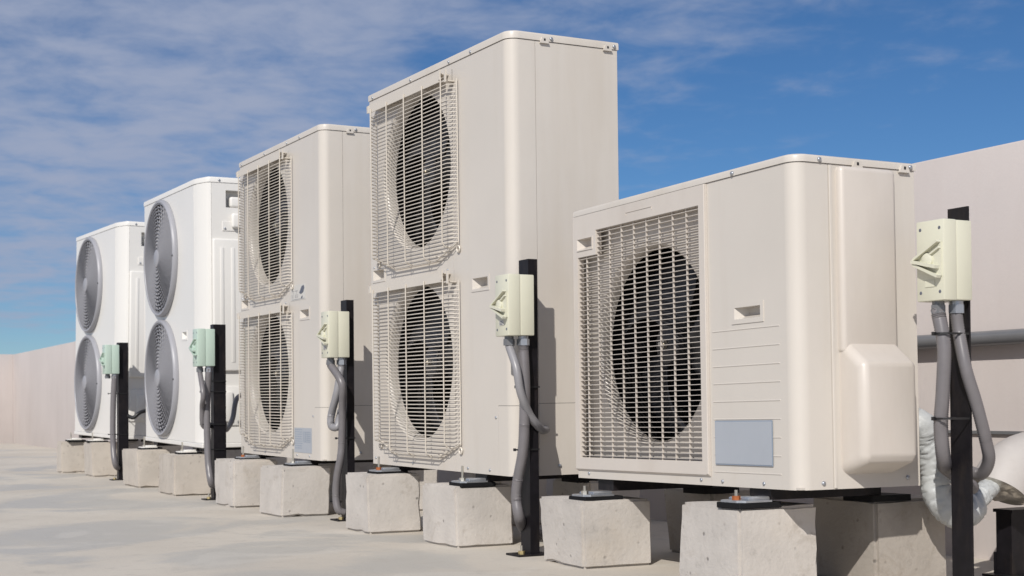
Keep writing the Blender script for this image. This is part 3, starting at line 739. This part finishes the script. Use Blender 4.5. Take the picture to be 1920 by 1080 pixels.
# ------------------------------------------------------------------ posts, isolators, conduits
def post(x1, y0, h, wx, wy, label, web_left=False):
    r = empty('angle_post', (x1, y0, 0)); t = .005
    prof = [(-wx, 0), (0, 0), (0, wy), (-t, wy), (-t, t), (-wx, t)]
    if web_left: prof = [(-wx-u, v) for u, v in prof][::-1]
    m = MB(); m.prism(prof, lambda u, v, w: (u, v, w), .006, h); m.build('angle_iron', BLK, r, smooth=False)
    m = MB(); m.box(-wx-.012, .012, -.045, max(wy, .03)+.03, 0, .006, .001, 1); m.build('base_plate', BLK, r)
    put('bolt', BOLT[.026], r, (-wx*.25, -.022, .005)); put('nut', NUTB, r, (-wx*.25, -.022, .006))
    tag(r, label, 'post', 'black angle-iron posts')
    return r
def isolator(x, y, z, label, mat, note=False):
    r = empty('isolator_switch', (x, y, z)); h = .176; w = .041
    m = MB(); m.box(-w, w, -.046, 0, 0, h, .003, 2); m.build('back_box', mat, r)
    m = MB(); m.box(-w-.0008, w+.0008, -.085, -.0462, -.001, h+.001, .003, 2); lid = m.build('cover', mat, r)
    for sx in (-1, 1):
        for z_ in (.018, h-.018):
            q = MB(); q.lathe([(0, -.0856), (.0034, -.0856), (.0042, -.0848)], sx*.029, z_, 12); q.build('screw_hole_shade', INK, lid)  # dark disc on the face paints the shade of a screw hole
    kc = h*.5; yk = -.085
    k = MB(); k.prism([(-.034, -.003), (.036, -.036), (.036, .036), (-.034, .003)], lambda u, v, w_: (u, w_, v+kc), yk, yk-.006)
    kn = k.build('rotary_knob', mat, r, ang=20)
    def fin(p, q, t, yt, nm='knob_fin'):
        d = Vector((q[0]-p[0], q[1]-p[1])); nrm = Vector((-d.y, d.x)).normalized()*t/2
        m = MB(); m.prism([(p[0]-nrm.x, p[1]-nrm.y), (q[0]-nrm.x, q[1]-nrm.y), (q[0]+nrm.x, q[1]+nrm.y), (p[0]+nrm.x, p[1]+nrm.y)], lambda u, v, w_: (u, w_, v+kc), yk-.005, yt)
        m.build(nm, mat, kn, ang=20)
    fin((-.037, .004), (.037, .040), .005, yk-.017)
    fin((-.037, -.006), (.037, -.038), .006, yk-.018)
    fin((-.038, 0), (.034, -.017), .007, yk-.021)
    fin((.004, .010), (.037, .026), .004, yk-.012)
    q = MB(); q.lathe([(.016, yk-.005), (.016, yk-.011), (.013, yk-.013), (0, yk-.013)], 0, kc, 20); q.build('knob_hub', mat, kn, merge=True)
    q = MB(); q.box(-.014, .014, yk-.0016, yk+.0002, .030, .044); nl = q.build('rating_plate', LABP if note else mat, lid, smooth=False)
    if note:
        q = MB()
        for i, (a, b) in enumerate(((-.011, .004), (-.011, .010), (-.011, .007))): q.box(a, b, yk-.0022, yk-.0017, .040-i*.004, .0418-i*.004)
        q.build('rating_print', INK, nl, smooth=False)
    for gx, gy, mt, rr in ((.017, -.025, GAL, .0185), (.000, -.062, PIPE, .0165)):
        m = MB(); m.tube([(gx, gy, -.0005), (gx, gy, -.009)], rr*.82, 14)
        m.prism([(gx+rr*math.cos(R(60*a+10)), gy+rr*math.sin(R(60*a+10))) for a in range(6)], lambda u, v, w_: (u, v, w_), -.028, -.0092)
        m.build('cable_gland', mt, r, ang=25)
    tag(r, label, 'switch', 'rotary isolator switches')
    return r
def conduit(pts, rad, label, mat=COND, rib=True, group='conduits'):
    if rib:
        p = smooth_path(pts, .0026); rr = [rad*(1.0 if i % 2 else .88) for i in range(len(p))]; sg = 12
    else: p = smooth_path(pts, .012); rr = rad; sg = 12
    m = MB(); m.tube(p, rr, sg); o = m.build('conduit', mat, ang=80); conduit.path = (p, rad)
    tag(o, label, 'conduit', group)
    return o
def tie(x0, x1, y0, y1, z, label, path=None):
    if path:
        q, rad = path; cc = min(q, key=lambda v: abs(v.z-z)); x0 = cc.x-rad-.0015; y0 = cc.y-rad-.0015
    pts = [(x0, y0, z), (x1, y0, z), (x1, y1, z), (x0, y1, z)]
    m = MB(); q = []
    c = min(.012, (x1-x0)*.4)
    ring = [(x0+c, y0), (x1-c, y0), (x1, y0+c), (x1, y1-c), (x1-c, y1), (x0+c, y1), (x0, y1-c), (x0, y0+c)]
    inn = [(x+(.0012 if x < (x0+x1)/2 else -.0012), y+(.0012 if y < (y0+y1)/2 else -.0012)) for x, y in ring]; n_ = 8
    v = [(x, y, z+d) for d in (-.0023, .0023) for x, y in ring]+[(x, y, z+d) for d in (-.0023, .0023) for x, y in inn]
    f = []
    for i in range(n_):
        j = (i+1) % n_
        f += [(i, j, 8+j, 8+i), (16+j, 16+i, 24+i, 24+j), (8+i, 8+j, 24+j, 24+i), (j, i, 16+i, 16+j)]
    m.add(v, f); hx = x0*.7+x1*.3; m.box(hx-.004, hx+.004, y0-.005, y0+.0005, z-.004, z+.004)
    o = m.build('cable_tie', TIE, smooth=False); tag(o, label, 'cable tie', 'cable ties on the posts')
    return o
PL = {'5': 'beside the single-fan unit', 'C': 'between the tallest beige unit and the single-fan unit', 'B': 'beside the beige unit with the data label', 'A2': 'between the white units and the beige ones', 'A1': 'between the two white units'}

# beside the single-fan unit
post(-2.343, 2.389, .872, .060, .030, 'black angle-iron post '+PL['5'], True)
isolator(-2.371, 2.388, .662, 'cream rotary isolator switch on the post '+PL['5'], CREAM)
gA, gB = Vector((-2.371, 2.326, .634)), Vector((-2.354, 2.363, .634))
conduit([gA+Vector((0, 0, .012)), gA, on_y(1770, 650, 2.328), on_y(1768, 730, 2.33), on_y(1764, 800, 2.335), on_y(1770, 865, 2.36), (-2.455, 2.43, .285), (-2.47, 2.52, .24), (-2.60, 2.60, .25)], .0165,
        'thick grey ribbed conduit tied to the post beside the single-fan unit'); P5 = conduit.path
conduit([gB+Vector((0, 0, .012)), gB, on_x(1798, 624, -2.352), on_x(1811, 691, -2.335), on_x(1831, 758, -2.33), on_x(1848, 825, -2.335), on_x(1854, 862, -2.345), on_x(1841, 888, -2.375), on_x(1818, 884, -2.41), on_x(1795, 868, -2.45), (-2.56, 2.55, .29)], .0145,
        'grey ribbed conduit swinging out in a wide loop from the post beside the single-fan unit')
tie(-2.389, -2.339, 2.309, 2.396, .589, 'black cable tie round conduit, upper one on the post beside the single-fan unit', P5)
tie(-2.400, -2.339, 2.315, 2.396, .402, 'black cable tie round conduit, lower one on the post beside the single-fan unit', P5)
# beside the tallest unit
post(-3.690, 2.015, .866, .058, .030, 'black angle-iron post '+PL['C'])
isolator(-3.694, 2.014, .640, 'cream rotary isolator switch on the post '+PL['C'], CREAM, True)
gA, gB = Vector((-3.694, 1.952, .612)), Vector((-3.677, 1.989, .612))
conduit([gB+Vector((0, 0, .012)), gB, on_y(984, 720, 1.989), on_y(983, 800, 1.989), on_y(980, 850, 1.987), on_y(971, 900, 1.983), on_y(968, 935, 1.983), on_y(974, 970, 1.99), (-3.77, 2.04, .07), (-3.78, 2.10, .05)], .0165,
        'grey ribbed conduit bowing down the post beside the tallest beige unit'); PC = conduit.path
conduit([gA+Vector((0, 0, .012)), gA, on_y(968, 690, 1.953), on_y(976, 735, 1.963), on_x(992, 775, -3.665), on_x(1007, 797, -3.68), on_x(1016, 806, -3.72), Vector((-3.79, 2.125, .365)), Vector((-3.826, 2.14, .365))], .0125,
        'thin grey conduit crossing the post into the side of the tallest beige unit', CONDL)
tie(-3.702, -3.684, 1.971, 2.048, .492, 'black cable tie, upper one on the post beside the tallest beige unit', PC)
tie(-3.712, -3.684, 1.967, 2.048, .310, 'black cable tie, lower one on the post beside the tallest beige unit', PC)
# beside the unit with the data label
post(-5.200, 2.041, .850, .060, .030, 'black angle-iron post '+PL['B'])
isolator(-5.207, 2.040, .627, 'cream rotary isolator switch on the post '+PL['B'], CREAM, True)
gA, gB = Vector((-5.207, 1.978, .599)), Vector((-5.190, 2.015, .599))
conduit([gB+Vector((0, 0, .012)), gB, on_y(632, 735, 1.995), on_y(621, 780, 1.99), on_y(622, 799, 1.99), on_y(632, 800, 2.0), on_y(637, 782, 2.02), (-5.30, 2.06, .42), (-5.424, 2.10, .42)], .0150,
        'grey conduit hanging in a tight loop beside the unit with the data label', CONDL)
conduit([gA+Vector((0, 0, .012)), gA, on_y(641, 720, 1.995), on_y(642, 770, 2.01), on_y(641, 830, 2.015), on_y(638, 862, 2.01), on_y(632, 895, 2.005), on_y(630, 930, 2.005), on_y(634, 955, 2.01), (-5.22, 2.035, .03)], .0155,
        'grey conduit running down the post beside the unit with the data label', COND)
tie(-5.235, -5.194, 1.994, 2.074, .318, 'black cable tie on the post beside the unit with the data label', conduit.path)
# beside the second white unit
post(-6.735, 1.966, .836, .050, .060, 'black angle-iron post '+PL['A2'])
isolator(-6.745, 1.965, .636, 'mint green rotary isolator switch on the post '+PL['A2'], MINT)
gA, gB = Vector((-6.745, 1.903, .608)), Vector((-6.728, 1.940, .608))
conduit([gB+Vector((0, 0, .012)), gB, on_y(388, 760, 1.935), on_y(389, 830, 1.935), on_y(391, 872, 1.935), on_y(396, 905, 1.94), (-6.80, 1.985, .06)], .0165, 'grey conduit running straight down the post between the white and beige units', COND, rib=False)
conduit([gA+Vector((0, 0, .012)), gA, on_y(381, 740, 1.90), on_y(379, 765, 1.91), on_y(383, 800, 1.93), (-6.83, 2.03, .38)], .0125, 'grey conduit bowing away from the post between the white and beige units', COND, rib=False)
conduit([(-6.80, 2.035, .37), on_x(424, 806, -6.86), on_x(436, 785, -6.95), on_x(446, 745, -7.0), (-7.137, 2.30, .50)], .0125, 'grey conduit curving up from the post to the side of the nearer white unit', COND, rib=False)
for z, nm in ((.565, 'uppermost'), (.515, 'second'), (.36, 'third'), (.24, 'lowest')): tie(-6.792, -6.729, 1.915, 2.03, z, 'black cable tie, %s on the post between the white and beige units' % nm)
# between the white units
post(-8.925, 2.012, .842, .050, .060, 'black angle-iron post '+PL['A1'])
isolator(-8.935, 2.011, .650, 'mint green rotary isolator switch on the post '+PL['A1'], MINT)
gB = Vector((-8.918, 1.986, .622))
conduit([gB+Vector((0, 0, .012)), gB, on_y(212, 765, 1.98), on_y(212, 830, 1.98), on_y(216, 870, 1.985), (-8.99, 2.04, .06)], .0175, 'grey conduit running down the post between the two white units', COND, rib=False)
conduit([(-8.95, 2.06, .40), on_x(250, 783, -8.9), on_x(266, 772, -8.9), (-9.0, 2.30, .44), (-9.12, 2.34, .46)], .012, 'black cable hanging between the post and the farthest white unit', TIE, rib=False)
for z, nm in ((.53, 'upper'), (.28, 'lower')): tie(-8.975, -8.92, 1.960, 2.075, z, 'black cable tie, %s one on the post between the two white units' % nm)

# ------------------------------------------------------------------ services behind the single-fan unit
m = MB(); m.tube([(-8.0, 3.008, .612), (9.0, 3.008, .612)], .0205, 20)
wp = m.build('wall_pipe', PIPE); tag(wp, 'thick grey steel pipe fixed along the parapet wall', 'pipe')
m = MB(); m.tube([(-3.205, 3.008, .612), (-3.165, 3.008, .612)], .0235, 20); m.build('pipe_coupling', PIPE, wp)
m = MB(); m.box(-9.0, 9.0, 3.027, 3.0365, .349, .3575)
wc = m.build('wall_conduit', PIPE, smooth=False); tag(wc, 'thin grey conduit strip low on the parapet wall', 'conduit')

# taped pipe: uneven wrap with spiral creases
ctl = [(-2.68, 2.36, .43), on_x(1716, 793, -2.555), on_x(1738, 822, -2.545), on_x(1752, 880, -2.545), on_x(1758, 925, -2.54), on_x(1780, 957, -2.53), on_y(1810, 962, 2.56), on_y(1835, 935, 2.62), on_y(1862, 905, 2.68), on_y(1880, 888, 2.76)]
p = smooth_path(ctl, .0030); rr = []
for i in range(len(p)):
    s = i*.0030
    rr.append(.0355+.0022*noise.noise(Vector((s*22, 0, 3)))+.0016*abs((s/.024) % 1-.5)+(.004 if s < .12 else 0)-(.010 if s > .46 else 0))
m = MB(); m.tube(p, rr, 36)
for i, q in enumerate(m.v):
    st, aa = (i//36)*.0030, 2*math.pi*(i % 36)/36
    wr = abs(noise.noise(Vector((st*70+math.sin(aa)*.9, math.cos(aa)*.9, math.sin(aa)*.9))))
    k = noise.noise(Vector(q)*45)*.0014-.0042*max(0, 1-wr*6)
    d = Vector(q)-p[min(len(p)-1, i//36)]
    if d.length > 1e-6: m.v[i] = tuple(Vector(q)+d.normalized()*k)
tp = m.build('taped_pipe', TAPE, ang=70); tag(tp, 'insulated pipe wrapped in silver tape sagging from the rear of the single-fan unit', 'pipe')

# big insulated elbow into the wall, with foil over its open end
E0 = on_y(1872, 920, 2.70); ax = [E0, E0+Vector((0, .018, .026)), E0+Vector((.002, .045, .052)), E0+Vector((.004, .09, .07)), E0+Vector((.006, .16, .074)), Vector((E0.x+.006, 3.045, E0.z+.075))]
p = smooth_path(ax, .012)
m = MB(); m.tube(p, .070, 40, cap=False); dk = m.build('insulated_duct', DUCT, ang=60); tag(dk, 'fat off-white insulated duct elbow with foil closing its end, entering the parapet wall', 'duct')
t = (p[1]-p[0]).normalized(); up = Vector((0, 0, 1)); up = (up-t*up.dot(t)).normalized(); sd = t.cross(up)
v = []; f = []; nr, ns = 9, 40
for i in range(nr+1):
    for j in range(ns):
        a = 2*math.pi*j/ns; r_ = .0697*i/nr; q = p[0]+(up*math.cos(a)+sd*math.sin(a))*r_
        q = q-t*(.010*(1-(i/nr)**2)+.006*noise.noise(q*55)*(1 if i < nr else 0)); v.append(q)
for i in range(nr):
    for j in range(ns): f.append((i*ns+j, i*ns+(j+1) % ns, (i+1)*ns+(j+1) % ns, (i+1)*ns+j))
m = MB(); m.add(v, f); m.build('foil_end', FOIL, dk, ang=25)
q0 = p[int(len(p)*.35)]; t = (p[int(len(p)*.35)+1]-q0).normalized(); up = (Vector((0, 0, 1))-t*t.z).normalized(); sd = t.cross(up)
m = MB(); m.tube([q0+(up*math.cos(R(a))+sd*math.sin(R(a)))*.0702 for a in range(0, 360, 9)], .0012, 6, closed=True); m.build('duct_seam', DUCT, dk)

# black steel stand under the elbow
r = empty('duct_stand', (-2.60, 2.80, 0))
zt = E0.z-.060
for (x, y) in ((-.045, -.02), (-.045, .185)):
    m = MB(); m.prism([(0, 0), (.05, 0), (.05, .05), (.045, .05), (.045, .005), (0, .005)], lambda u, v_, w: (x+u, y+v_, w), .006, zt-.0005)
    lg = m.build('leg', BLK, r, smooth=False)
    m = MB(); m.box(x-.02, x+.07, y-.03, y+.07, 0, .006); m.box(x-.006, x-.001, y-.004, y+.012, .006, .06); m.build('foot_plate', BLK, lg, smooth=False)
m = MB(); m.box(-.05, .012, -.025, .225, zt, zt+.008); m.build('top_bar', BLK, r, smooth=False)
tag(r, 'black steel stand carrying the insulated duct by the wall', 'stand')

# loose black cables under the louvred unit
for k, dx, lab in ((1, .0, 'grey cable loop hanging under the single-fan unit between its blocks'),):
    c = Vector((-3.30+dx, 2.34+.03*k, .12-.04*k)); pts = []
    for a in range(0, 720, 24): pts.append(c+Vector((.012*math.sin(R(a*.5)), (.07+.01*math.sin(R(a*.7)))*math.cos(R(a)), (.075-.02*k)*math.sin(R(a)))))
    pts.append(Vector((-3.10, 2.50, .235)))
    m = MB(); m.tube(smooth_path(pts, .015), .0065-.0015*k, 8); o = m.build('cable_coil', TIE if k == 0 else CONDL); tag(o, lab, 'cable', 'cables under the unit')
